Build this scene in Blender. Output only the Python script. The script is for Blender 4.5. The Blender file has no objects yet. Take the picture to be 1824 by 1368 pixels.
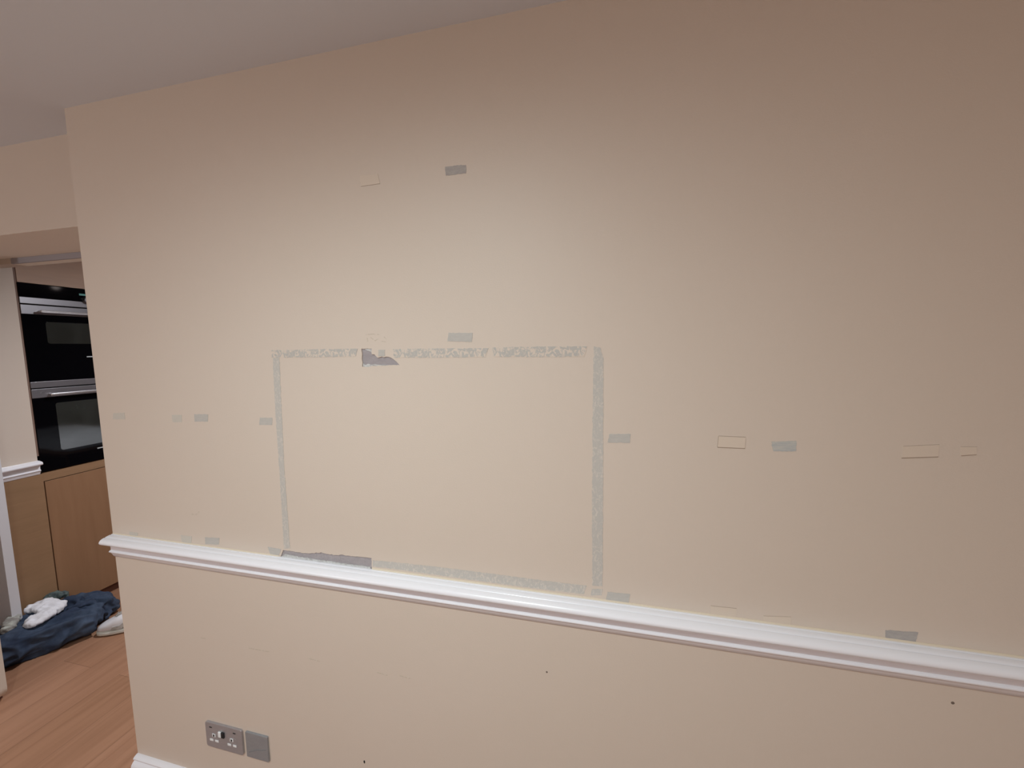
import bpy, bmesh, math, random
from mathutils import Vector, Matrix, noise
SC = bpy.context.scene
COL = SC.collection
random.seed(7)

# ---------------------------------------------------------------- camera
F_PX, W_PX = 689.8, 1824.0
cd = bpy.data.cameras.new('camera'); cam = bpy.data.objects.new('camera', cd); COL.objects.link(cam)
cd.sensor_fit = 'HORIZONTAL'; cd.sensor_width = 36.0; cd.lens = 36.0 * F_PX / W_PX; cd.clip_start = 0.02
RX = Vector((0.97302474, 0.23045715, -0.01060012)); UP = Vector((-0.01183116, 0.09573453, 0.99533659)); FW = Vector((-0.23039723, 0.96836171, -0.09587864))
cam.matrix_world = Matrix(((RX.x, UP.x, -FW.x, 0), (RX.y, UP.y, -FW.y, 0), (RX.z, UP.z, -FW.z, 1.57), (0, 0, 0, 1)))
SC.camera = cam

# ---------------------------------------------------------------- world, lamps, exposure
SC.view_settings.view_transform = 'Standard'; SC.view_settings.look = 'None'
SC.view_settings.exposure = 0.0; SC.view_settings.gamma = 1.0; SC.view_settings.use_curve_mapping = False
w = bpy.data.worlds.new('world'); SC.world = w; w.use_nodes = True
w.node_tree.nodes['Background'].inputs[0].default_value = (0.02, 0.02, 0.025, 1)
w.node_tree.nodes['Background'].inputs[1].default_value = 0.3

def lamp(name, kind, loc, energy, color, radius, target=None, **kw):
    d = bpy.data.lights.new(name, kind); o = bpy.data.objects.new(name, d); COL.objects.link(o)
    o.location = loc; d.energy = energy; d.color = color; d.shadow_soft_size = radius
    for k, v in kw.items(): setattr(d, k, v)
    if target: o.rotation_euler = (Vector(target) - Vector(loc)).to_track_quat('-Z', 'Y').to_euler()
    return o
DOWN = dict(spot_size=math.radians(180), spot_blend=1.0)
# spots point straight down; the point lights at the back are added fill
lamp('room_spot', 'SPOT', (-0.50, -0.28, 2.28), 107, (0.86, 0.99, 1.0), 0.04, **DOWN)
lamp('room_spot', 'SPOT', (0.4, -2.4, 2.28), 40, (0.5, 0.74, 1.0), 0.06, **DOWN)  # added as ambient fill from the unseen back of the room
lamp('kitchen_spot', 'SPOT', (-1.75, 2.0, 2.28), 134, (0.91, 0.95, 1.0), 0.04, **DOWN)  # added nearer source to brighten the kitchen side
lamp('kitchen_spot', 'SPOT', (-0.20, 3.12, 2.29), 15, (1.0, 0.85, 0.8), 0.03, **DOWN)
lamp('fill_light', 'POINT', (0.9, -1.8, 1.55), 21, (0.95, 0.84, 0.72), 0.12)  # unseen source made up to lift the upper wall and ceiling
lamp('fill_light', 'POINT', (-2.6, -2.0, 1.6), 49, (0.95, 0.98, 1.0), 0.12)  # second added fill, for the left side

# ---------------------------------------------------------------- materials
def mat(name, base, rough=0.6, metal=0.0, bump=0.0, bscale=200.0, spec=0.5, coat=0.0):
    m = bpy.data.materials.new(name); m.use_nodes = True; nt = m.node_tree; b = nt.nodes['Principled BSDF']
    b.inputs['Base Color'].default_value = (*base, 1); b.inputs['Roughness'].default_value = rough
    b.inputs['Metallic'].default_value = metal; b.inputs['Specular IOR Level'].default_value = spec
    b.inputs['Coat Weight'].default_value = coat
    tc = nt.nodes.new('ShaderNodeTexCoord')
    if bump:
        n = nt.nodes.new('ShaderNodeTexNoise'); n.inputs['Scale'].default_value = bscale; n.inputs['Detail'].default_value = 4
        bp = nt.nodes.new('ShaderNodeBump'); bp.inputs['Strength'].default_value = bump; bp.inputs['Distance'].default_value = 0.002
        nt.links.new(tc.outputs['Object'], n.inputs['Vector']); nt.links.new(n.outputs['Fac'], bp.inputs['Height']); nt.links.new(bp.outputs['Normal'], b.inputs['Normal'])
    return m
def vary(m, base2, scale=(3, 3, 3), lo=0.4, hi=0.6, detail=4, distort=0.0, rough=0.6):
    """mix the base colour with base2 through a noise pattern"""
    nt = m.node_tree; b = nt.nodes['Principled BSDF']; base = tuple(b.inputs['Base Color'].default_value)
    tc = nt.nodes.new('ShaderNodeTexCoord'); mp = nt.nodes.new('ShaderNodeMapping'); mp.inputs['Scale'].default_value = scale
    n = nt.nodes.new('ShaderNodeTexNoise'); n.inputs['Scale'].default_value = 1.0; n.inputs['Detail'].default_value = detail
    n.inputs['Distortion'].default_value = distort; n.inputs['Roughness'].default_value = rough
    r = nt.nodes.new('ShaderNodeValToRGB'); r.color_ramp.elements[0].position = lo; r.color_ramp.elements[1].position = hi
    r.color_ramp.elements[0].color = base; r.color_ramp.elements[1].color = (*base2, 1)
    L = nt.links.new
    L(tc.outputs['Object'], mp.inputs['Vector']); L(mp.outputs['Vector'], n.inputs['Vector']); L(n.outputs['Fac'], r.inputs['Fac']); L(r.outputs['Color'], b.inputs['Base Color'])
    return m
CREAM = (0.62, 0.520, 0.445)
M = {}
M['wall'] = vary(mat('cream_wall_paint', CREAM, 0.55, bump=0.12, bscale=260), (0.610, 0.512, 0.434), (1.2, 1.2, 1.2), 0.35, 0.65)
M['ceiling'] = mat('ceiling_paint', (0.75, 0.80, 0.88), 0.8, bump=0.08, bscale=150)
M['soffit'] = mat('wall_paint_bounce_lit', (0.86, 0.80, 0.72), 0.8, bump=0.08, bscale=150)  # wall paint lightened to stand in for floor bounce on the soffit
M['white_gloss'] = mat('white_gloss_paint', (0.79, 0.765, 0.80), 0.26, bump=0.05, bscale=60)
M['white_matt'] = mat('white_matt_paint', (0.70, 0.69, 0.72), 0.6, bump=0.1, bscale=200)
M['band'] = mat('shaded_band_grey', (0.33, 0.31, 0.34), 0.6, bump=0.1, bscale=200)  # darker grey painted in for shade on the door-head face
GREY = (0.455, 0.425, 0.395)
M['bare'] = vary(mat('bare_grey_plaster', GREY, 0.8, bump=0.2, bscale=300), (0.49, 0.455, 0.42), (60, 60, 160), 0.35, 0.65)
M['bare_dark'] = vary(mat('bare_dark_plaster', (0.36, 0.33, 0.32), 0.8, bump=0.2, bscale=300), (0.42, 0.385, 0.36), (60, 60, 160), 0.35, 0.65)
M['bare_faint'] = vary(mat('thin_grey_smear', (0.555, 0.50, 0.44), 0.7, bump=0.2, bscale=300), (0.53, 0.485, 0.43), (60, 60, 160), 0.35, 0.65)
M['bare_blue'] = vary(mat('bare_blue_grey_plaster', (0.42, 0.42, 0.415), 0.8, bump=0.2, bscale=300), (0.50, 0.48, 0.44), (40, 60, 260), 0.40, 0.62)
M['flaky'] = vary(mat('flaking_paint_strip', GREY, 0.75, bump=0.5, bscale=120), (0.635, 0.535, 0.455), (75, 75, 60), 0.50, 0.56, 5, 1.6, 0.65)
M['flaky_less'] = vary(mat('lightly_flaking_strip', (0.485, 0.45, 0.415), 0.75, bump=0.4, bscale=120), (0.60, 0.535, 0.475), (130, 130, 80), 0.50, 0.64, 5, 1.2, 0.65)
M['torn'] = vary(mat('torn_grey_plasterboard', (0.31, 0.275, 0.285), 0.85, bump=0.8, bscale=160), (0.36, 0.32, 0.325), (30, 30, 90), 0.35, 0.7)
M['filler'] = vary(mat('pale_dusty_filler', (0.55, 0.54, 0.53), 0.9, bump=0.6, bscale=200), (0.42, 0.40, 0.39), (120, 120, 120), 0.42, 0.66)
M['caulk'] = mat('yellowed_caulk_line', (0.70, 0.60, 0.47), 0.5)
M['ghost'] = mat('fresh_cream_touch_up', (0.635, 0.530, 0.440), 0.5, bump=0.1, bscale=260)
M['scuff'] = vary(mat('scuffed_wall', (0.50, 0.42, 0.34), 0.7), CREAM, (150, 150, 150), 0.48, 0.6)
M['edge_line'] = mat('brown_paint_edge', (0.34, 0.26, 0.20), 0.7)
M['smear'] = mat('dark_smear', (0.21, 0.215, 0.225), 0.5)
M['speck'] = mat('dark_speck', (0.16, 0.12, 0.10), 0.7)
M['hole'] = mat('screw_hole', (0.015, 0.012, 0.01), 0.9)
M['steel'] = mat('brushed_steel', (0.27, 0.255, 0.27), 0.34, 0.85, bump=0.05, bscale=400)
M['plate'] = vary(mat('satin_nickel_plate', (0.38, 0.355, 0.37), 0.45, 0.5), (0.42, 0.395, 0.41), (40, 40, 300), 0.3, 0.7)
M['plate_dark'] = vary(mat('grey_blank_plate', (0.31, 0.32, 0.345), 0.45, 0.45), (0.35, 0.36, 0.38), (30, 30, 60), 0.3, 0.7)
M['chrome'] = mat('polished_chrome', (0.75, 0.75, 0.75), 0.12, 1.0)
M['insert'] = mat('white_insert_and_glint', (0.78, 0.79, 0.80), 0.35)
M['black_glass'] = mat('black_oven_glass', (0.002, 0.002, 0.003), 0.05, spec=0.12)
M['sheet'] = mat('pale_sheet', (0.80, 0.82, 0.86), 0.8)
M['dark'] = mat('dark_recess', (0.01, 0.01, 0.012), 0.6)
M['oven_window'] = vary(mat('smoked_oven_window', (0.032, 0.035, 0.032), 0.06, spec=1.0), (0.016, 0.017, 0.015), (3, 8, 4), 0.3, 0.7)
M['display'] = mat('teal_clock_digits', (0.12, 0.35, 0.32), 0.4)
M['print'] = mat('pale_printed_mark', (0.42, 0.44, 0.45), 0.4)
def wood(name, a, b, sc, rough=0.55, plank=None):
    m = vary(mat(name, a, rough, bump=0.06, bscale=90, spec=0.3), b, sc, 0.3, 0.7, 6, 0.6, 0.6)
    return m
M['wood_v'] = wood('beech_door_veneer', (0.25, 0.132, 0.070), (0.30, 0.162, 0.088), (14, 14, 1.2))
M['wood_h'] = wood('beech_panel_veneer', (0.25, 0.145, 0.078), (0.31, 0.18, 0.10), (2, 2.0, 18))
M['wood_up'] = wood('pale_beech_veneer', (0.46, 0.33, 0.26), (0.54, 0.38, 0.29), (2, 2.0, 14))
M['wood_edge'] = wood('reddish_panel_edge', (0.20, 0.125, 0.095), (0.25, 0.16, 0.125), (14, 14, 2))
M['plinth'] = wood('dark_brown_plinth', (0.13, 0.055, 0.035), (0.17, 0.075, 0.05), (10, 3, 10))

def floor_material():
    m = bpy.data.materials.new('oak_laminate_planks'); m.use_nodes = True; nt = m.node_tree; b = nt.nodes['Principled BSDF']; L = nt.links.new
    b.inputs['Roughness'].default_value = 0.42
    tc = nt.nodes.new('ShaderNodeTexCoord'); mp = nt.nodes.new('ShaderNodeMapping')
    mp.inputs['Rotation'].default_value = (0, 0, math.radians(-90))
    L(tc.outputs['Object'], mp.inputs['Vector'])
    br = nt.nodes.new('ShaderNodeTexBrick'); br.inputs['Scale'].default_value = 1.0
    br.inputs['Brick Width'].default_value = 1.25; br.inputs['Row Height'].default_value = 0.19; br.inputs['Mortar Size'].default_value = 0.0009
    br.inputs['Color1'].default_value = (0.325, 0.165, 0.095, 1); br.inputs['Color2'].default_value = (0.38, 0.197, 0.12, 1); br.inputs['Mortar'].default_value = (0.20, 0.10, 0.06, 1)
    L(mp.outputs['Vector'], br.inputs['Vector'])
    mp2 = nt.nodes.new('ShaderNodeMapping'); mp2.inputs['Scale'].default_value = (1.6, 26, 1); L(mp.outputs['Vector'], mp2.inputs['Vector'])
    n = nt.nodes.new('ShaderNodeTexNoise'); n.inputs['Scale'].default_value = 1.0; n.inputs['Detail'].default_value = 6; n.inputs['Distortion'].default_value = 0.8
    L(mp2.outputs['Vector'], n.inputs['Vector'])
    r = nt.nodes.new('ShaderNodeValToRGB'); r.color_ramp.elements[0].position = 0.3; r.color_ramp.elements[1].position = 0.62
    r.color_ramp.elements[0].color = (0.80, 0.77, 0.74, 1); r.color_ramp.elements[1].color = (1, 1, 1, 1); L(n.outputs['Fac'], r.inputs['Fac'])
    mx = nt.nodes.new('ShaderNodeMix'); mx.data_type = 'RGBA'; mx.blend_type = 'MULTIPLY'; mx.inputs[0].default_value = 1.0
    L(br.outputs['Color'], mx.inputs[6]); L(r.outputs['Color'], mx.inputs[7]); L(mx.outputs[2], b.inputs['Base Color'])
    return m
M['floor'] = floor_material()

# ---------------------------------------------------------------- helpers
def link(name, bm, m, parent=None, smooth=False, bevel=0.0, seg=2):
    me = bpy.data.meshes.new(name); bmesh.ops.recalc_face_normals(bm, faces=bm.faces); bm.to_mesh(me); bm.free()
    o = bpy.data.objects.new(name, me); COL.objects.link(o)
    for mm in (m if isinstance(m, (list, tuple)) else [m]): me.materials.append(mm)
    if smooth:
        for p in me.polygons: p.use_smooth = True
    if bevel:
        b = o.modifiers.new('bevel', 'BEVEL'); b.width = bevel; b.segments = seg; b.limit_method = 'ANGLE'; b.angle_limit = math.radians(40)
        b.harden_normals = False
    if parent: o.parent = parent
    return o
def box(bm, x0, x1, y0, y1, z0, z1):
    r = bmesh.ops.create_cube(bm, size=1.0)
    for v in r['verts']: v.co = Vector(((x0 + x1) / 2 + v.co.x * (x1 - x0), (y0 + y1) / 2 + v.co.y * (y1 - y0), (z0 + z1) / 2 + v.co.z * (z1 - z0)))
def boxes(*bs):
    bm = bmesh.new()
    for b in bs: box(bm, *b)
    return bm
def struct(name, bm, m, **kw):
    o = link(name, bm, m, **kw); o['kind'] = 'structure'; return o
def tag(o, label, cat, group=None):
    o['label'] = label; o['category'] = cat
    if group: o['group'] = group
    return o
def empty(name, loc, label, cat, group=None):
    o = bpy.data.objects.new(name, None); COL.objects.link(o); o.location = loc; o.empty_display_size = 0.1
    return tag(o, label, cat, group)
def child(name, bm, m, parent, label=None, **kw):
    """part built in world coordinates, hung under its thing (parents are unrotated empties or meshes)"""
    org = Vector((0, 0, 0)); p = parent
    while p is not None: org += p.location; p = p.parent
    bmesh.ops.translate(bm, verts=bm.verts, vec=-org)
    o = link(name, bm, m, parent=parent, **kw)
    if label: o['label'] = label
    return o
def prism(poly, a0, a1, axis):
    """extrude a 2D polygon along an axis; poly given in the two other axes (in x,y,z order)"""
    bm = bmesh.new()
    def P(u, v, a):
        return {'x': (a, u, v), 'y': (u, a, v), 'z': (u, v, a)}[axis]
    A = [bm.verts.new(P(u, v, a0)) for u, v in poly]; B = [bm.verts.new(P(u, v, a1)) for u, v in poly]
    n = len(poly); bm.faces.new(A); bm.faces.new(B[::-1])
    for i in range(n): bm.faces.new((A[i], B[i], B[(i + 1) % n], A[(i + 1) % n]))
    return bm
def ragged(poly, step=0.004, amp=0.0008, seed=0):
    out = []; n = len(poly)
    for i in range(n):
        a = Vector(poly[i]); b = Vector(poly[(i + 1) % n]); L = (b - a).length; k = max(1, int(L / step)); d = (b - a) / max(L, 1e-6); nn = Vector((-d.y, d.x))
        for j in range(k):
            p = a + (b - a) * j / k
            q = noise.noise(Vector((p.x * 190, p.y * 190, seed * 7.3))) + 0.5 * noise.noise(Vector((p.x * 520, p.y * 520, seed * 3.1)))
            out.append(tuple(p + nn * q * amp * 1.6))
    return out
YW = 0.9      # face of the long wall
H = 2.30      # ceiling height

BARE = {'above': [(-0.3734, 1.6055), (-0.3108, 1.6043), (-0.3127, 1.5827), (-0.377, 1.5849)],
 'corner': [(-0.0222, 0.9874), (0.0027, 0.991), (0.0016, 0.9751), (-0.0247, 0.9713)],
 'high': [(-0.371, 1.9955), (-0.3441, 1.995), (-0.319, 1.9934), (-0.3179, 1.9845), (-0.3195, 1.9747), (-0.3446, 1.9749), (-0.3701, 1.9751)],
 'l1': [(-1.5304, 1.3711), (-1.4814, 1.3743), (-1.4821, 1.3526), (-1.5359, 1.3508)],
 'l2': [(-1.2869, 1.3731), (-1.2469, 1.3743), (-1.2496, 1.3517), (-1.2852, 1.3504)],
 'l3': [(-1.1986, 1.3775), (-1.1451, 1.3791), (-1.1496, 1.3569), (-1.199, 1.3552)],
 'l4': [(-0.9585, 1.3749), (-0.9158, 1.3763), (-0.9175, 1.3552), (-0.9624, 1.3535)],
 'r1': [(0.0135, 1.3685), (0.0603, 1.3705), (0.0594, 1.3497), (0.01, 1.3487)],
 'r2': [(0.3435, 1.3657), (0.3896, 1.3702), (0.3898, 1.3477), (0.3476, 1.3455)],
 'rail1': [(-1.2004, 0.9906), (-1.1432, 0.9949), (-1.1476, 0.9728), (-1.2006, 0.9686)],
 'rail2': [(-1.2975, 0.9876), (-1.2519, 0.9887), (-1.257, 0.9642), (-1.2957, 0.9636)],
 'rail3': [(0.0146, 0.9856), (0.0659, 0.9873), (0.0637, 0.9659), (0.0109, 0.9622)],
 'rail4': [(0.5697, 0.982), (0.6245, 0.9864), (0.6224, 0.9653), (0.5711, 0.9624)],
 'rail5': [(-1.5186, 0.9757), (-1.4791, 0.976), (-1.4832, 0.964), (-1.5177, 0.9642)],
 'railleft': [(-0.9647, 0.9863), (-0.9169, 0.9849), (-0.9288, 0.9609), (-0.9566, 0.9628)],
 'tearchip': [(-0.5689, 1.5658), (-0.5494, 1.5656), (-0.551, 1.5497), (-0.5697, 1.5484)]}
STRIPS = {'bottom': [(-0.6145, 0.9873), (-0.5525, 0.99), (-0.3891, 0.9932), (-0.237, 0.9932), (-0.0951, 0.9931), (-0.0342, 0.9943), (-0.0407, 0.9719),
            (-0.1019, 0.9703), (-0.2373, 0.9691), (-0.3897, 0.9698), (-0.5534, 0.9706), (-0.6154, 0.9692)],
 'left': [(-0.8996, 1.5452), (-0.8771, 1.5451), (-0.8827, 1.3838), (-0.8863, 1.2209), (-0.8851, 0.9902), (-0.9068, 0.9877), (-0.9037, 1.2197),
          (-0.9037, 1.3832)],
 'right': [(-0.0225, 1.5694), (-0.0088, 1.5661), (-0.0011, 1.5395), (0.0001, 1.385), (0.0017, 1.1982), (0.0027, 0.9981), (-0.021, 0.9962),
           (-0.0234, 1.196), (-0.0239, 1.3841), (-0.0234, 1.5395)],
 'topa': [(-0.9016, 1.5671), (-0.7624, 1.5689), (-0.6297, 1.5692), (-0.6359, 1.5487), (-0.7639, 1.547), (-0.9033, 1.5468)],
 'topb': [(-0.5269, 1.5669), (-0.3954, 1.5678), (-0.2717, 1.5673), (-0.2791, 1.5457), (-0.3961, 1.5448), (-0.5247, 1.5453)],
 'topc': [(-0.2618, 1.5686), (-0.1484, 1.5694), (-0.0374, 1.5695), (-0.0435, 1.546), (-0.1485, 1.5452), (-0.2579, 1.5456)]}
GHOST = {'high': [(-0.5995, 1.9996), (-0.5493, 1.9982), (-0.5442, 1.9751), (-0.5977, 1.9739)],
 'r1': [(0.2423, 1.3733), (0.2945, 1.3731), (0.2944, 1.35), (0.2409, 1.3497)],
 'r2': [(0.5728, 1.3675), (0.6297, 1.3737), (0.6297, 1.3505), (0.5717, 1.345)],
 'r3': [(0.663, 1.371), (0.6877, 1.3722), (0.6881, 1.3581), (0.6652, 1.3547)],
 'rail1': [(0.2405, 0.9845), (0.293, 0.9859), (0.2917, 0.963), (0.2414, 0.9603)],
 'rail2': [(0.3467, 0.9772), (0.3993, 0.983), (0.3995, 0.9597), (0.3476, 0.9576)]}
TEARS = {'bottom': [(-0.9112, 0.9821), (-0.8896, 0.9828), (-0.8722, 0.9814), (-0.8413, 0.9816), (-0.8222, 0.9822), (-0.803, 0.9862), (-0.7802, 0.9897),
            (-0.7561, 0.9883), (-0.7286, 0.9883), (-0.7102, 0.9915), (-0.6832, 0.9912), (-0.6475, 0.993), (-0.6182, 0.9933), (-0.6186, 0.9573),
            (-0.6583, 0.9572), (-0.7306, 0.9563), (-0.8051, 0.9554), (-0.8625, 0.9551), (-0.9243, 0.9548)],
 'top': [(-0.6181, 1.5691), (-0.5883, 1.5689), (-0.5895, 1.5616), (-0.5891, 1.5543), (-0.5809, 1.5528), (-0.5715, 1.5455), (-0.56, 1.5469),
         (-0.5413, 1.5468), (-0.528, 1.5424), (-0.5096, 1.5266), (-0.5449, 1.5251), (-0.5881, 1.5239), (-0.6057, 1.5199), (-0.6176, 1.5221)]}
SPECK = [(-0.1315, 0.7492), (0.6928, 0.8452)]
HOLE = (-0.6744, 0.3546)
SCRATCH = [[(-1.2542, 0.6462), (-1.2404, 0.6467), (-1.2267, 0.6472)], [(-1.0657, 0.6454), (-1.0402, 0.6454), (-1.0127, 0.6457), (-0.9876, 0.6466)],
 [(-0.8497, 0.6522), (-0.8302, 0.6505), (-0.807, 0.6495)], [(-0.6207, 0.6523), (-0.6029, 0.6506), (-0.5835, 0.6494)],
 [(-0.5482, 0.6564), (-0.5327, 0.6545), (-0.5137, 0.6549)], [(-1.2479, 1.0623), (-1.2348, 1.0598), (-1.2256, 1.0625), (-1.2134, 1.0727)]]
RESIDUE = [[(-0.6029, 1.6053), (-0.5831, 1.6064), (-0.5637, 1.6047)], [(-0.6, 1.5966), (-0.5988, 1.5879)], [(-0.5511, 1.5987), (-0.5449, 1.5929)],
 [(-0.5581, 1.5873), (-0.5469, 1.5857)], [(-0.5901, 1.5979), (-0.5775, 1.589), (-0.5674, 1.5947)]]
SOCK = [(-1.2629, 0.3564), (-1.1148, 0.3551), (-1.114, 0.2695), (-1.2611, 0.2648)]
BLANK = [(-1.1016, 0.3543), (-1.0187, 0.3566), (-1.0155, 0.2691), (-1.0984, 0.2695)]
SK = [(-1.2328, 0.3107), (-1.2343, 0.3185), (-1.2201, 0.2995), (-1.1586, 0.3186), (-1.156, 0.3112), (-1.2362, 0.3444), (-1.1426, 0.3445),
 (-1.2048, 0.3357), (-1.2252, 0.2942), (-1.1543, 0.2935), (-1.1832, 0.3227)]
# ---------------------------------------------------------------- the setting
XL, XR, YB = -4.3, 3.2, -2.9
struct('floor', boxes((XL, XR, YB, 4.4, -0.12, 0.0)), M['floor'])
struct('ceiling', boxes((XL, XR, YB, 4.4, H, H + 0.12)), M['ceiling'])

# long wall, with its two torn places cut 3 mm deep
wall = struct('wall_back', boxes((-1.594, XR, YW, 1.26, 0.0, H)), M['wall'])
def cut(target, poly, depth):
    c = link('cutter', prism(poly, YW - 0.01, YW + depth, 'y'), M['wall'])
    b = target.modifiers.new('cut', 'BOOLEAN'); b.operation = 'DIFFERENCE'; b.object = c; b.solver = 'EXACT'
    bpy.context.view_layer.update()
    dg = bpy.context.evaluated_depsgraph_get(); me = bpy.data.meshes.new_from_object(target.evaluated_get(dg))
    target.modifiers.clear(); target.data = me; bpy.data.objects.remove(c)
TR = {k: ragged(v, 0.005, 0.0012 if k == 'top' else 0.0011, i) for i, (k, v) in enumerate(TEARS.items())}
for k in TR: cut(wall, TR[k], 0.0035)
for p in wall.data.polygons: p.use_smooth = False

# wall over and beside the opening (its face is 10 cm behind the long wall)
struct('wall_left_lintel', boxes((XL, -1.594, 1.0, 1.247, 2.0, H), (-1.62, -1.594, 1.0, 1.26, 0, 2.0)), M['wall'])
struct('trim_1', boxes((-2.66, -1.62, 1.2475, 1.256, 1.974, 1.9985)), [M['band']])  # same beam face as trim_2, its shade put in as grey
struct('trim_8', boxes((-2.66, -1.62, 1.2565, 1.30, 1.974, 1.9985)), M['soffit'])
struct('trim_2', boxes((-3.09, -2.66, 1.2475, 1.30, 1.974, 2.0)), M['wall'])
struct('wall_left_stub', boxes((-3.4, -3.0, 1.243, 1.279, 0.0, 1.974)), M['white_matt'])
struct('trim_5', boxes((-3.4, -1.62, 1.0005, 1.247, 1.9993, 2.0)), M['soffit'])  # thin skin under the lintel, lighter colour in place of bounce light
# opening's left side: a pale slab with a rounded lower corner
def leaf():
    x0, x1, z0, z1, r = -3.3, -2.612, 0.012, 1.998, 0.05
    poly = [(x0, z0)] + [(x1 - r + r * math.sin(a), z0 + r - r * math.cos(a)) for a in [math.radians(d) for d in range(0, 91, 10)]] + [(x1, z1), (x0, z1)]
    return prism(poly, 1.0, 1.04, 'y')
d = struct('door_1', leaf(), M['wall'])
struct('threshold', boxes((-3.3, -2.65, 1.002, 1.038, 0.0, 0.012)), M['plinth'])['kind'] = 'structure'
# kitchen shell
struct('wall_left', boxes((XL - 0.1, XL, YB, 4.4, 0, H)), M['wall'])
struct('wall_front', boxes((XL, XR, YB - 0.1, YB, 0, H)), M['wall'])
struct('wall_right', boxes((XR, XR + 0.1, YB, 4.4, 0, H)), M['wall'])
struct('wall_kitchen', boxes((XL, XR, 4.3, 4.4, 0, H)), M['wall'])
struct('wall_left_return', boxes((-3.35, -3.09, 1.28, 1.4515, 0.895, H)), M['wall'])

# ---- chair rails and skirting, run along the walls with their true section
RAIL = [(-0.001, 0.0), (0.0045, 0.0), (0.0055, -0.0018), (0.0068, -0.0018), (0.0078, -0.0002), (0.0135, -0.0008), (0.0205, -0.0024), (0.0215, -0.0040), (0.0228, -0.0040), (0.0240, -0.0028), (0.0300, -0.0042),
        (0.0350, -0.0070), (0.0382, -0.0112), (0.0392, -0.0155), (0.0378, -0.0192), (0.0345, -0.0220), (0.0290, -0.0235), (0.0200, -0.0252), (0.0135, -0.0285), (0.0108, -0.0340), (0.0100, -0.0440), (0.0104, -0.0518),
        (0.0138, -0.0528), (0.0160, -0.0546), (0.0160, -0.0570), (0.0125, -0.0592), (0.0085, -0.0660), (0.0035, -0.0775), (-0.001, -0.0800)]
ZR = 0.961
def rail_bm(axis, base, a0, a1, sgn):
    return prism([(base + sgn * d, ZR + z) for d, z in RAIL], a0, a1, axis)
o = struct('trim_3', rail_bm('x', YW, -1.594, XR, -1), M['white_gloss'])
for p in o.data.polygons: p.use_smooth = len(p.vertices) == 4
m_ = o.modifiers.new('split', 'EDGE_SPLIT'); m_.split_angle = math.radians(50)
struct('trim_6', boxes((-1.593, -0.9255, YW - 0.0012, YW + 0.001, ZR - 0.001, ZR + 0.0035)), M['caulk'])
struct('trim_7', boxes((-0.6175, XR - 0.001, YW - 0.0012, YW + 0.001, ZR - 0.001, ZR + 0.0045)), M['caulk'])
# the side rail by the ovens
o = struct('trim_4', rail_bm('y', -3.09, 1.2795, 1.4535, 1), M['white_gloss'])
SK_ = [(-0.001, 0.149), (0.004, 0.149), (0.010, 0.1465), (0.0150, 0.1425), (0.0150, 0.1385), (0.0120, 0.136), (0.0120, 0.133), (0.017, 0.130), (0.022, 0.124), (0.0245, 0.116), (0.025, 0.10), (0.025, 0.0), (-0.001, 0.0)]
o = struct('baseboard_back', prism([(YW - d, z) for d, z in SK_], -1.594, XR, 'x'), M['white_gloss'])
for p in o.data.polygons: p.use_smooth = len(p.vertices) == 4
m_ = o.modifiers.new('split', 'EDGE_SPLIT'); m_.split_angle = math.radians(40)

# ---------------------------------------------------------------- marks on the wall
def wall_piece(name, poly, thick, m, back=0.0):
    cx = sum(p[0] for p in poly) / len(poly); cz = sum(p[1] for p in poly) / len(poly)
    bm = prism([(x - cx, z - cz) for x, z in poly], back, -thick, 'y')
    o = link(name, bm, m); o.location = (cx, YW, cz); return o
T = 0.0006
G1 = 'small tape scars where paint came off the wall'
info = {
 'high': ('bare_dark', 'small dark grey tape scar, highest bare patch on the wall, near the ceiling'),
 'above': ('bare', 'neat grey tape scar just above the taped rectangle outline'),
 'l1': ('bare_faint', 'very faint grey tape scar nearest the wall edge by the ovens'),
 'l2': ('bare_faint', 'pale tape scar with a dark lower edge, left neighbour of the darker scar'),
 'l3': ('bare', 'distinct grey tape scar, midway between the wall edge and taped rectangle'),
 'l4': ('bare', 'small grey tape scar touching distance left of the taped rectangle'),
 'r1': ('bare', 'grey tape scar immediately right of the taped rectangle at half height'),
 'r2': ('bare_blue', 'streaky bluish grey tape scar right of the outlined cream patch'),
 'rail1': ('bare', 'grey tape scar just above the left part of the white chair rail'),
 'rail2': ('bare_faint', 'faint greenish smear touching the chair rail left of a grey scar'),
 'rail3': ('bare', 'grey tape scar above chair rail beside the rectangle\'s lower right corner'),
 'rail4': ('bare_dark', 'dark grey tape scar above the far right end of the chair rail'),
 'rail5': ('bare_faint', 'faint grey smear on the rail at the wall\'s left edge'),
 'railleft': ('bare', 'grey scrap of bare wall left of the long torn strip on the rail'),
 'tearchip': ('bare', 'tiny grey square scar notched above the torn hole at the rectangle\'s top'),
 'corner': ('flaky_less', 'small flaky scar closing the lower right corner of the rectangle'),
}
for i, (k, poly) in enumerate(BARE.items()):
    mt, lab = info[k]
    tag(wall_piece('tape_scar', ragged(poly, 0.004, 0.0007, i + 3), T, M[mt]), lab, 'tape mark', G1)
sinfo = {
 'left': ('flaky_less', 'long vertical strip of peeled paint forming the rectangle\'s left side'),
 'topa': ('flaky', 'flaky horizontal strip at the rectangle\'s top left, ending before the hole'),
 'topb': ('flaky', 'flaky horizontal strip in the middle of the rectangle\'s top side'),
 'topc': ('flaky', 'flaky horizontal strip at the right end of the rectangle\'s top side'),
 'right': ('flaky_less', 'long vertical strip of flaking paint forming the rectangle\'s right side'),
 'bottom': ('flaky_less', 'long flaky strip above the chair rail forming the rectangle\'s bottom side'),
}
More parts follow.
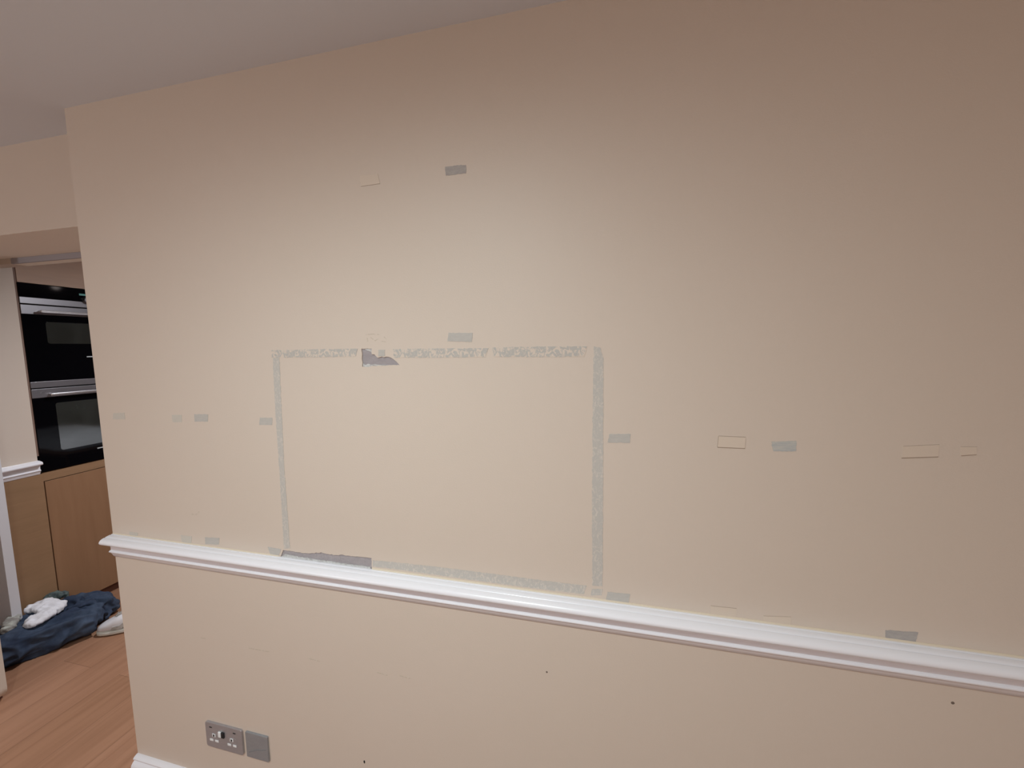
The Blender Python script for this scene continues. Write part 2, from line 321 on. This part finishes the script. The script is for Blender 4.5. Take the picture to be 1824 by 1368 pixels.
for i, (k, poly) in enumerate(STRIPS.items()):
    mt, lab = sinfo[k]
    tag(wall_piece('peeled_strip', ragged(poly, 0.004, 0.0010, i + 30), T, M[mt]), lab, 'tape mark', 'peeled strips outlining a rectangle on the wall')
ginfo = {
 'high': 'barely visible outlined cream patch left of the highest grey scar',
 'r1': 'sharply outlined cream patch right of the rectangle, next to streaky grey scar',
 'r2': 'widest outlined cream patch with a dark lower line, far right',
 'r3': 'smallest outlined cream patch, furthest right on the wall',
 'rail1': 'outlined cream patch above the rail, the left of two close together',
 'rail2': 'faint outlined cream patch touching the rail, the right of two close together',
}
for i, (k, poly) in enumerate(GHOST.items()):
    e = tag(wall_piece('painted_patch', poly, 0.0012 if k == 'r1' else 0.0008, M['ghost']), ginfo[k], 'wall patch', 'painted over tape patches')
    # thin brown edges: lower the strongest, upper and sides finer
    lw, uw = {'high': (0.0006, 0.0002), 'r1': (0.0016, 0.0010), 'r2': (0.0017, 0.0006), 'r3': (0.0014, 0.0005), 'rail1': (0.0012, 0.0005), 'rail2': (0.0007, 0.0003)}[k]
    (ax, az), (bx, bz) = poly[3], poly[2]
    child('lower_edge', prism([(ax, az - lw), (bx, bz - lw), (bx, bz), (ax, az)], YW, YW - 0.0007, 'y'), M['edge_line'], e, 'brown lower edge')
    (ax, az), (bx, bz) = poly[0], poly[1]
    child('upper_edge', prism([(ax, az), (bx, bz), (bx, bz + uw), (ax, az + uw)], YW, YW - 0.0005, 'y'), M['edge_line'], e, 'thin brown upper edge')
    if k == 'r1':
        (ax, az), (bx, bz) = poly[0], poly[3]
        child('side_edge', prism([(ax - 0.0006, az), (ax, az), (bx, bz), (bx - 0.0006, bz)], YW, YW - 0.0005, 'y'), M['edge_line'], e, 'thin brown side edge')
tinfo = {'top': 'torn grey hole with a ragged curved top on the rectangle\'s top side', 'bottom': 'long torn grey strip resting on the rail at the rectangle\'s lower left'}
def inset_slab(poly, y0, y1): return prism(poly, y0, y1, 'y')
for i, (k, poly) in enumerate(TR.items()):
    xs = [p[0] for p in poly]; zs = [p[1] for p in poly]
    e = empty('torn_patch', ((min(xs) + max(xs)) / 2, YW + 0.0034, min(zs)), tinfo[k], 'wall damage', 'torn patches of exposed plasterboard')
    cxx, czz = (min(xs) + max(xs)) / 2, (min(zs) + max(zs)) / 2
    child('exposed_board', prism(poly, YW + 0.0036, YW + 0.0028, 'y'), M['torn'], e)
    if k == 'top':
        f1 = [(-0.6172, 1.5310), (-0.6110, 1.5265), (-0.6030, 1.5295), (-0.5950, 1.5270), (-0.5860, 1.5285), (-0.575, 1.5268), (-0.556, 1.5262), (-0.5449, 1.5252), (-0.5881, 1.5240), (-0.6057, 1.5204), (-0.6172, 1.5223)]
        f2 = [(-0.6130, 1.5688), (-0.5885, 1.5686), (-0.5897, 1.5590), (-0.5960, 1.5620), (-0.6050, 1.5650)]
        child('plaster_dust', prism(ragged(f1, 0.003, 0.0007, 80), YW + 0.0028, YW + 0.0018, 'y'), M['filler'], e, 'pale crumbled plaster edge')
        child('plaster_dust', prism(ragged(f2, 0.003, 0.0006, 81), YW + 0.0028, YW + 0.0018, 'y'), M['filler'], e, 'pale crumbled plaster edge')
    else:
        f1 = [(-0.9205, 0.9610), (-0.9070, 0.9700), (-0.8900, 0.9690), (-0.8600, 0.9665), (-0.8300, 0.9670), (-0.8000, 0.9655), (-0.7500, 0.9660), (-0.7000, 0.9650), (-0.6500, 0.9658), (-0.6240, 0.9645), (-0.6230, 0.9575), (-0.9236, 0.9560)]
        child('plaster_dust', prism(ragged(f1, 0.003, 0.0009, 82), YW + 0.0028, YW + 0.0012, 'y'), M['filler'], e, 'pale plaster dust along the lower edge')
def stroke(pts, wd, thick, m, name):
    L = [Vector(p) for p in pts]; up = []; dn = []
    for i, p in enumerate(L):
        d = (L[min(i + 1, len(L) - 1)] - L[max(i - 1, 0)]).normalized(); n = Vector((-d.y, d.x)); k = wd * (0.5 + 0.5 * math.sin(math.pi * (i + 0.5) / len(L)))
        up.append(tuple(p + n * k / 2)); dn.append(tuple(p - n * k / 2))
    return wall_piece(name, up + dn[::-1], thick, m)
slab = ['short brown scratch furthest left, on the wall below the chair rail', 'longest brown scratch below the rail, second from the left',
        'brown scratch below the rail, third from the left', 'faint scratch below the rail, fourth from the left', 'faint scratch below the rail, furthest right of the row', 'short forked crack above the left part of the chair rail']
for i, s in enumerate(SCRATCH):
    tag(stroke(s, 0.0026, 0.0004, M['scuff'], 'scratch'), slab[i], 'scratch', 'scratches and cracks on the wall')
rl = ['faint brown dotted residue line above the torn hole, the topmost', 'faint residue tick above the torn hole, leftmost', 'faint residue tick above the torn hole, upper right', 'faint residue tick just above the torn hole, lower right', 'faint curved residue mark above the torn hole']
for i, s in enumerate(RESIDUE):
    tag(stroke(s, 0.0020, 0.0004, M['scuff'], 'residue_mark'), rl[i], 'residue mark', 'glue residue above the torn hole')
for i, (c, r, m, lab, nm, asp) in enumerate([(SPECK[0], 0.0024, 'speck', 'tiny dark speck below the middle of the chair rail', 'speck', 1.0), (SPECK[1], 0.0030, 'speck', 'tiny dark speck under the right end of the chair rail', 'speck', 1.0),
                                             (HOLE, 0.0026, 'hole', 'small black screw hole low on the wall right of the sockets', 'screw_hole', 1.9)]):
    poly = [(c[0] + r * math.cos(t * math.pi / 8), c[1] + r * asp * math.sin(t * math.pi / 8)) for t in range(16)]
    tag(wall_piece(nm, poly, 0.0004, M[m]), lab, 'hole' if nm == 'screw_hole' else 'speck')

# ---------------------------------------------------------------- sockets
def rrect(x0, x1, z0, z1, r, n=5):
    out = []
    for cx, cz, a0 in ((x1 - r, z1 - r, 0), (x0 + r, z1 - r, 90), (x0 + r, z0 + r, 180), (x1 - r, z0 + r, 270)):
        for i in range(n + 1):
            a = math.radians(a0 + 90 * i / n); out.append((cx + r * math.cos(a), cz + r * math.sin(a)))
    return out
sx0, sx1, sz0, sz1 = -1.2625, -1.1150, 0.2680, 0.3555
e = empty('double_socket', ((sx0 + sx1) / 2, YW, sz0), 'brushed metal double power socket with rounded corners low on the wall', 'socket')
yf = YW - 0.0065
child('faceplate', prism(rrect(sx0, sx1, sz0, sz1, 0.007), YW, yf, 'y'), M['plate'], e, bevel=0.0008)
for cx in (-1.2280, -1.1560):
    g = child('socket_insert', prism(rrect(cx - 0.019, cx + 0.019, 0.2890, 0.3200, 0.006), yf + 0.001, yf - 0.0005, 'y'), M['plate'], e)
    child('earth_hole', boxes((cx - 0.0062, cx + 0.0062, yf - 0.0016, yf, 0.3090, 0.3190)), M['insert'], g, 'white earth pin surround')
    child('earth_slot', boxes((cx - 0.0026, cx + 0.0026, yf - 0.0022, yf - 0.001, 0.3105, 0.3175)), M['dark'], g, 'dark earth slot')
    for s in (-1, 1):
        child('pin_slot', boxes((cx + s * 0.0108 - 0.0068, cx + s * 0.0108 + 0.0068, yf - 0.0016, yf, 0.2925, 0.2990)), M['insert'], g, 'white pin slot shutter')
for cx in (-1.2400, -1.1440):
    child('indicator_window', boxes((cx - 0.0050, cx + 0.0050, yf - 0.0008, yf, 0.3385, 0.3415)), M['dark'], e, 'small dark indicator slot')
for cx, ml in ((-1.2015, 'insert'), (-1.1895, 'dark')):  # left rocker coloured white in place of a chrome highlight
    child('rocker_switch', boxes((cx - 0.0058, cx + 0.0058, yf - 0.0045, yf, 0.3150, 0.3340)), M[ml], e, 'rocker painted white as its highlight' if ml == 'insert' else 'dark rocker', bevel=0.0015)
bx0, bx1, bz0, bz1 = -1.1010, -1.0165, 0.2690, 0.3555
e = empty('blanking_plate', ((bx0 + bx1) / 2, YW, bz0), 'square grey blank cover plate right beside the double socket', 'wall plate')
child('plate', prism(rrect(bx0, bx1, bz0, bz1, 0.002), YW, YW - 0.0060, 'y'), M['plate_dark'], e, bevel=0.0006)
scr = prism([(bx0 + 0.010, 0.2850), (bx0 + 0.040, 0.2990), (bx0 + 0.078, 0.3090), (bx0 + 0.078, 0.3115), (bx0 + 0.040, 0.3030), (bx0 + 0.010, 0.2900)], YW - 0.0061, YW - 0.0065, 'y')
child('smudge', scr, M['smear'], e, 'faint dark diagonal smear')

# ---------------------------------------------------------------- kitchen units
XO = -3.09
cab = empty('oven_housing_cabinet', (-3.39, 1.76, 0), 'tall beech veneered cabinet that houses the two black ovens', 'cabinet')
child('side_panel', boxes((-3.69, XO - 0.002, 1.453, 1.4605, 0.985, H - 0.004)), M['wood_edge'], cab, 'reddish vertical panel edge beside the ovens')
child('side_panel', boxes((-3.69, XO - 0.002, 2.061, 2.079, 0.0, H - 0.004)), M['wood_v'], cab)
child('carcass', boxes((-3.69, -3.60, 1.4615, 2.060, 0.0, H - 0.004)), M['wood_v'], cab)
child('upper_door', boxes((-3.112, XO, 1.4625, 2.058, 1.9475, H - 0.006)), M['wood_up'], cab, bevel=0.001)
child('filler_rail', boxes((-3.116, XO - 0.004, 1.4650, 2.058, 0.836, 0.885)), M['wood_h'], cab, 'horizontal wooden rail under the lower oven')
child('lower_door', boxes((-3.112, XO, 1.4690, 2.058, 0.060, 0.832)), M['wood_v'], cab, 'plain wooden door below the ovens', bevel=0.001)
child('plinth', boxes((-3.16, -3.125, 1.4690, 2.30, 0.0, 0.058)), M['plinth'], cab, 'dark brown plinth')
e = tag(link('end_panel', boxes((-3.115, XO, 1.2810, 1.4645, 0.002, 0.881)), M['wood_h'], bevel=0.001), 'wooden end panel under the short white chair rail, left of the oven cabinet', 'panel')

def oven(z0, z1, ctl, label, knob, cloth):
    y0, y1 = 1.4610, 2.0590
    e = empty('built_in_oven', (-3.34, 1.76, z0), label, 'oven', 'built in ovens in the tall cabinet')
    child('body', boxes((-3.585, -3.110, y0 + 0.002, y1 - 0.002, z0 + 0.004, z1 - 0.004)), M['dark'], e)
    zc = z1 - ctl            # underside of the black control strip
    zs = zc - 0.034          # first steel strip
    if ctl > 0: c = child('control_panel', boxes((-3.110, XO + 0.004, y0, y1, zc + 0.0005, z1)), M['black_glass'], e, 'black glass control strip', bevel=0.001)
    child('steel_trim', boxes((-3.110, XO + 0.004, y0, y1, zs, zc)), M['steel'], e, bevel=0.001)
    zd = zs - 0.007
    d = child('oven_door', boxes((-3.110, XO + 0.003, y0, y1, z0, zd - 0.050)), M['black_glass'], e, 'black glass door', bevel=0.0015)
    child('door_trim', boxes((-3.110, XO + 0.004, y0, y1, zd - 0.050, zd)), M['steel'], d, 'brushed steel strip across the door top', bevel=0.001)
    h = bmesh.new(); hz = zd - 0.034
    box(h, XO + 0.030, XO + 0.042, 1.520, 2.0, hz - 0.007, hz + 0.007)
    for yy in (1.535, 1.985): box(h, XO + 0.004, XO + 0.032, yy - 0.008, yy + 0.008, hz - 0.006, hz + 0.006)
    child('handle', h, M['chrome_soft'], d, 'steel bar handle', bevel=0.003)
    wz1, wz0 = knob
    child('window', prism(rrect(1.551, 1.969, wz0, wz1, 0.012), XO + 0.0031, XO + 0.0036, 'x'), M['oven_window'], d, 'smoky grey glass window')
    child('printed_mark', boxes((XO + 0.003, XO + 0.0037, 1.715, 1.805, z0 + 0.128 if ctl > 0 else z0 + 0.071, z0 + 0.135 if ctl > 0 else z0 + 0.078)), M['print'], d, 'small pale printed mark')
    return e
M['chrome_soft'] = mat('satin_steel_handle', (0.66, 0.63, 0.64), 0.25, 0.85)
up = oven(1.405, 1.944, 0.075, 'upper built-in oven with black control strip and wide grey window', (1.738, 1.615), None)
lo = oven(0.889, 1.402, 0.0, 'lower built-in oven, its window mirroring the added pale sheet', (1.274, 0.995), None)
child('clock_display', boxes((XO + 0.004, XO + 0.0046, 1.712, 1.81, 1.906, 1.917)), M['display'], up, 'dim teal clock digits')
kb = bmesh.new(); bmesh.ops.create_cone(kb, cap_ends=True, segments=32, radius1=0.019, radius2=0.017, depth=0.02, matrix=Matrix.Translation((XO + 0.014, 1.742, 1.879)) @ Matrix.Rotation(math.pi / 2, 4, 'Y'))
child('control_knob', kb, M['steel'], up, 'round steel control knob')

# ---------------------------------------------------------------- clothes on the floor
def remesh(o, vox, smooth=4):
    r = o.modifiers.new('r', 'REMESH'); r.mode = 'VOXEL'; r.voxel_size = vox
    s = o.modifiers.new('s', 'SMOOTH'); s.iterations = smooth; s.factor = 0.6
    bpy.context.view_layer.update(); dg = bpy.context.evaluated_depsgraph_get()
    me = bpy.data.meshes.new_from_object(o.evaluated_get(dg)); mats = list(o.data.materials)
    o.modifiers.clear(); o.data = me
    me.materials.clear()
    for m in mats: me.materials.append(m)
    for p in me.polygons: p.use_smooth = True
def sleeve(bm, path, n=18):
    """flattened fabric tube along path [(x,y,z_centre,half_width,half_height)], kept on the floor"""
    rings = []
    for i, (x, y, z, hw, hh) in enumerate(path):
        a = Vector(path[max(i - 1, 0)][:2]); b = Vector(path[min(i + 1, len(path) - 1)][:2]); d = (b - a).normalized(); s = Vector((-d.y, d.x))
        ring = []
        for j in range(n):
            t = 2 * math.pi * j / n; c, q = math.cos(t), math.sin(t)
            cc = math.copysign(abs(c) ** 0.8, c); qq = math.copysign(abs(q) ** 0.8, q)
            ring.append(bm.verts.new((x + s.x * hw * cc, y + s.y * hw * cc, max(0.002, z + hh * qq))))
        rings.append(ring)
    for A, B in zip(rings, rings[1:]):
        for j in range(n): bm.faces.new((A[j], A[(j + 1) % n], B[(j + 1) % n], B[j]))
    bm.faces.new(rings[0]); bm.faces.new(rings[-1][::-1])
def interp(path, k=6):
    out = []
    for i in range(len(path) - 1):
        p0 = path[max(i - 1, 0)]; p1 = path[i]; p2 = path[i + 1]; p3 = path[min(i + 2, len(path) - 1)]
        for j in range(k):
            t = j / k
            out.append(tuple(0.5 * ((2 * b) + (-a + c) * t + (2 * a - 5 * b + 4 * c - d) * t * t + (-a + 3 * b - 3 * c + d) * t ** 3) for a, b, c, d in zip(p0, p1, p2, p3)))
    out.append(path[-1]); return out
def wrinkle(me, amp, fr, fr2, ang, seed):
    ca, sa = math.cos(ang), math.sin(ang)
    norms = [v.normal.copy() for v in me.vertices]
    for v, nn in zip(me.vertices, norms):
        p = v.co; u = p.x * ca + p.y * sa; w_ = -p.x * sa + p.y * ca
        q = noise.noise(Vector((u * fr, w_ * fr2, p.z * fr2 * 0.7 + seed)))
        q2 = noise.noise(Vector((u * fr * 2.3 + 5, w_ * fr2 * 1.9, p.z * fr2 + seed * 2)))
        ridge = (1 - abs(q) * 3.2) * 0.7 + 0.45 * (1 - abs(q2) * 3.0)
        v.co = p + nn * amp * max(-1.0, ridge)
        if v.co.z < 0.0015: v.co.z = 0.0015
DEN = vary(mat('blue_denim', (0.016, 0.028, 0.060), 0.85, bump=0.5, bscale=700), (0.055, 0.078, 0.125), (9, 9, 9), 0.38, 0.66, 6)
M['denim'] = DEN
jb = bmesh.new()
# front leg, from bottom left to the shoe
sleeve(jb, interp([(-2.985, 1.10, 0.065, 0.085, 0.066), (-2.94, 1.19, 0.072, 0.100, 0.072), (-2.885, 1.29, 0.070, 0.100, 0.070), (-2.85, 1.375, 0.068, 0.094, 0.068), (-2.805, 1.420, 0.068, 0.094, 0.064), (-2.785, 1.452, 0.078, 0.086, 0.048), (-2.768, 1.468, 0.085, 0.078, 0.038)]))
# second leg behind, bunched up towards the plinth
sleeve(jb, interp([(-3.035, 1.16, 0.075, 0.035, 0.07), (-3.005, 1.28, 0.075, 0.062, 0.075), (-2.985, 1.38, 0.080, 0.078, 0.075), (-2.95, 1.46, 0.078, 0.080, 0.072), (-2.885, 1.515, 0.070, 0.072, 0.062), (-2.825, 1.545, 0.060, 0.048, 0.048)]))
# bunched folds across the top
sleeve(jb, interp([(-2.98, 1.44, 0.150, 0.016, 0.012), (-2.93, 1.45, 0.156, 0.020, 0.014), (-2.87, 1.44, 0.146, 0.016, 0.012)]))
sleeve(jb, interp([(-2.90, 1.40, 0.140, 0.014, 0.012), (-2.86, 1.45, 0.140, 0.018, 0.014), (-2.83, 1.49, 0.124, 0.014, 0.012)]))
jeans = link('jeans', jb, M['denim'])
remesh(jeans, 0.0055, 4); wrinkle(jeans.data, 0.019, 6, 20, math.radians(55), 3.3)
tag(jeans, 'crumpled dark blue denim jeans heaped on the wooden floor', 'jeans')

def crumple(name, path, m, vox, amp, fr, seed, label, cat):
    bm = bmesh.new()
    for p in path: sleeve(bm, interp(p, 4), 14)
    o = link(name, bm, m); remesh(o, vox, 3); wrinkle(o.data, amp, fr, fr * 2.1, math.radians(50), seed); tag(o, label, cat); return o
M['white_cloth'] = mat('white_cotton', (0.74, 0.72, 0.76), 0.9, bump=0.4, bscale=400)
M['grey_cloth'] = vary(mat('grey_cotton', (0.30, 0.28, 0.26), 0.9, bump=0.4, bscale=400), (0.50, 0.51, 0.46), (14, 14, 14), 0.45, 0.6)
M['sock_dark'] = vary(mat('dark_green_grey_cotton', (0.05, 0.065, 0.07), 0.9, bump=0.4, bscale=400), (0.12, 0.15, 0.14), (30, 30, 30), 0.4, 0.6)
crumple('white_top', [[(-3.040, 1.315, 0.172, 0.024, 0.014), (-2.995, 1.350, 0.180, 0.044, 0.018), (-2.935, 1.368, 0.172, 0.044, 0.017), (-2.885, 1.358, 0.162, 0.026, 0.013)],
                      [(-2.885, 1.240, 0.158, 0.022, 0.012), (-2.895, 1.275, 0.164, 0.040, 0.015), (-2.905, 1.320, 0.168, 0.044, 0.016), (-2.920, 1.360, 0.168, 0.030, 0.014)]], M['white_cloth'], 0.0045, 0.009, 17, 1.1,
        'crumpled white cotton garment lying on top of the dark jeans', 'clothes')
crumple('grey_sock', [[(-2.935, 1.190, 0.160, 0.018, 0.014), (-2.960, 1.215, 0.168, 0.024, 0.017), (-3.000, 1.243, 0.174, 0.024, 0.017), (-3.030, 1.265, 0.174, 0.018, 0.013)]], M['grey_cloth'], 0.0045, 0.007, 22, 4.1,
        'balled grey and pale sock tucked against the white garment', 'sock')
crumple('dark_sock', [[(-3.062, 1.395, 0.172, 0.014, 0.016), (-3.050, 1.420, 0.178, 0.018, 0.020), (-3.040, 1.450, 0.172, 0.018, 0.018), (-3.030, 1.472, 0.158, 0.014, 0.014)]], M['sock_dark'], 0.0045, 0.008, 26, 6.1,
        'small dark green grey sock on the jeans by the cabinet door', 'sock')

# ---------------------------------------------------------------- unseen table and pale sheet, added for the lower oven to mirror
tb = empty('reflection_table', (-1.1, 2.65, 0), 'low wooden table added out of view for the lower oven to mirror', 'table')
child('table_top', boxes((-1.95, -0.25, 2.15, 3.10, 0.71, 0.74)), M['wood_v'], tb, bevel=0.004)
for x in (-1.88, -0.32):
    for y in (2.22, 3.03): child('leg', boxes((x - 0.03, x + 0.03, y - 0.03, y + 0.03, 0, 0.709)), M['wood_v'], tb)
bm = bmesh.new(); nx, ny = 60, 34; g = []
for side in (0, 1):
    rows = []
    for i in range(nx + 1):
        row = []
        for j in range(ny + 1):
            x = -1.86 + 1.50 * i / nx; y = 2.22 + 0.78 * j / ny
            h = 0.03 + 0.05 * abs(noise.noise(Vector((x * 3.1, y * 4.3, 1.0)))) + 0.03 * abs(noise.noise(Vector((x * 8, y * 6, 4.0))))
            edge = 0.03 * noise.noise(Vector((x * 5, y * 5, 9)))
            row.append(bm.verts.new((x + edge, y + edge, 0.7415 if side else 0.7415 + h * min(1, 6 * min(i, nx - i) / nx, 6 * min(j, ny - j) / ny) + 0.003)))
        rows.append(row)
    g.append(rows)
for rows in g:
    for i in range(nx):
        for j in range(ny): bm.faces.new((rows[i][j], rows[i + 1][j], rows[i + 1][j + 1], rows[i][j + 1]))
T_, B_ = g
for i in range(nx):
    bm.faces.new((T_[i][0], T_[i + 1][0], B_[i + 1][0], B_[i][0])); bm.faces.new((T_[i][ny], B_[i][ny], B_[i + 1][ny], T_[i + 1][ny]))
for j in range(ny):
    bm.faces.new((T_[0][j], B_[0][j], B_[0][j + 1], T_[0][j + 1])); bm.faces.new((T_[nx][j], T_[nx][j + 1], B_[nx][j + 1], B_[nx][j]))
tag(link('reflection_sheet', bm, M['sheet'], smooth=True), 'pale crumpled sheet added on the hidden table to give the oven window its reflection', 'sheet')

# ---------------------------------------------------------------- sneaker
def sneaker(loc, rot):
    """toe at the origin pointing -x, heel towards +x"""
    e = empty('sneaker', loc, 'white low sneaker with grey laced tongue, toe under the jeans leg, half behind the wall', 'shoe')
    e.rotation_euler = (0, 0, rot)
    # (x, half width, centre y) along the sole
    S = [(0.0, 0.012, 0.0), (0.004, 0.024, 0), (0.012, 0.034, 0), (0.03, 0.043, 0.001), (0.06, 0.049, 0.002), (0.09, 0.050, 0.003), (0.13, 0.045, 0.002), (0.17, 0.038, 0.0), (0.21, 0.036, 0), (0.25, 0.035, 0), (0.275, 0.029, 0), (0.288, 0.018, 0), (0.290, 0.008, 0)]
    def loft(prof, zs, name, m, parent, label=None, n=20):
        bm = bmesh.new(); rings = []
        for (x, hw, cy), (z0, z1, ex) in zip(prof, zs):
            ring = []
            for j in range(n):
                t = 2 * math.pi * j / n; c, s = math.cos(t), math.sin(t)
                ring.append(bm.verts.new((x, cy + hw * math.copysign(abs(c) ** ex, c), (z0 + z1) / 2 + (z1 - z0) / 2 * math.copysign(abs(s) ** ex, s))))
            rings.append(ring)
        for A, B in zip(rings, rings[1:]):
            for j in range(n): bm.faces.new((A[j], A[(j + 1) % n], B[(j + 1) % n], B[j]))
        bm.faces.new(rings[0]); bm.faces.new(rings[-1][::-1])
        o = link(name, bm, m, parent=parent, smooth=True)
        if label: o['label'] = label
        return o
    loft(S, [(0.006, 0.020, .6)] + [(0.002, 0.027, .45)] * (len(S) - 2) + [(0.004, 0.026, .5)], 'sole', M['sole'], e, 'off white rubber sole with a groove')
    S2 = [(x + 0.002, hw + 0.0012, cy) for x, hw, cy in S[1:-1]]
    loft(S2, [(0.0165, 0.0185, .6)] * len(S2), 'sole_stripe', M['stripe'], e, 'thin grey stripe around the sole')
    up = [(0.006, 0.016, 0), (0.012, 0.029, 0), (0.03, 0.040, 0.001), (0.06, 0.046, 0.002), (0.09, 0.047, 0.003), (0.13, 0.042, 0.002), (0.17, 0.036, 0), (0.21, 0.034, 0), (0.25, 0.032, 0), (0.275, 0.026, 0), (0.284, 0.014, 0)]
    hz = [0.038, 0.050, 0.060, 0.072, 0.090, 0.106, 0.110, 0.104, 0.102, 0.100, 0.090]
    loft(up, [(0.020, h, .75) for h in hz], 'upper', M['shoe_white'], e)
    tg = [(0.085, 0.016, 0.002), (0.11, 0.019, 0.002), (0.14, 0.020, 0.001), (0.17, 0.021, 0), (0.20, 0.020, 0)]
    loft(tg, [(0.070, 0.094, .8), (0.085, 0.108, .8), (0.095, 0.120, .8), (0.100, 0.128, .8), (0.104, 0.134, .8)], 'tongue', M['shoe_grey'], e, 'grey fabric tongue')
    bm = bmesh.new()
    for k in range(5):
        x = 0.092 + 0.020 * k; z = 0.094 + 0.0082 * k
        r = bmesh.ops.create_cone(bm, cap_ends=True, segments=8, radius1=0.0028, radius2=0.0028, depth=0.046, matrix=Matrix.Translation((x, 0.001, z)) @ Matrix.Rotation(math.pi / 2 + 0.0, 4, 'X') @ Matrix.Rotation(0.35 * (-1) ** k, 4, 'Y'))
    o = link('laces', bm, M['shoe_grey'], parent=e, smooth=True); o['label'] = 'grey crossed laces'
    for s in (-1, 1):
        bm = bmesh.new(); vs = []
        pts = [(0.080, 0.034), (0.125, 0.030), (0.175, 0.060), (0.205, 0.088), (0.185, 0.092), (0.160, 0.080), (0.120, 0.052), (0.090, 0.050)]
        def side(x):
            xs = [u[0] for u in up]
            for i in range(len(xs) - 1):
                if xs[i] <= x <= xs[i + 1]:
                    t = (x - xs[i]) / (xs[i + 1] - xs[i]); return up[i][1] + (up[i + 1][1] - up[i][1]) * t
            return 0.03
        A = [bm.verts.new((x, s * (side(x) + 0.0012), z)) for x, z in pts]; B = [bm.verts.new((x, s * (side(x) - 0.006), z)) for x, z in pts]
        bm.faces.new(A); bm.faces.new(B[::-1])
        for i in range(len(pts)): bm.faces.new((A[i], B[i], B[(i + 1) % len(pts)], A[(i + 1) % len(pts)]))
        o = link('side_panel', bm, M['shoe_grey'], parent=e); o['label'] = 'light grey side overlay'
    return e
M['sole'] = mat('off_white_rubber', (0.66, 0.63, 0.56), 0.6)
M['stripe'] = mat('grey_rubber_line', (0.30, 0.27, 0.27), 0.6)
M['shoe_white'] = mat('white_shoe_leather', (0.72, 0.70, 0.73), 0.5, bump=0.1, bscale=100)
M['shoe_grey'] = vary(mat('grey_shoe_mesh', (0.36, 0.34, 0.32), 0.85, bump=0.4, bscale=500), (0.48, 0.45, 0.43), (60, 60, 60), 0.4, 0.6)
sneaker((-2.728, 1.430, 0.0), math.radians(30))
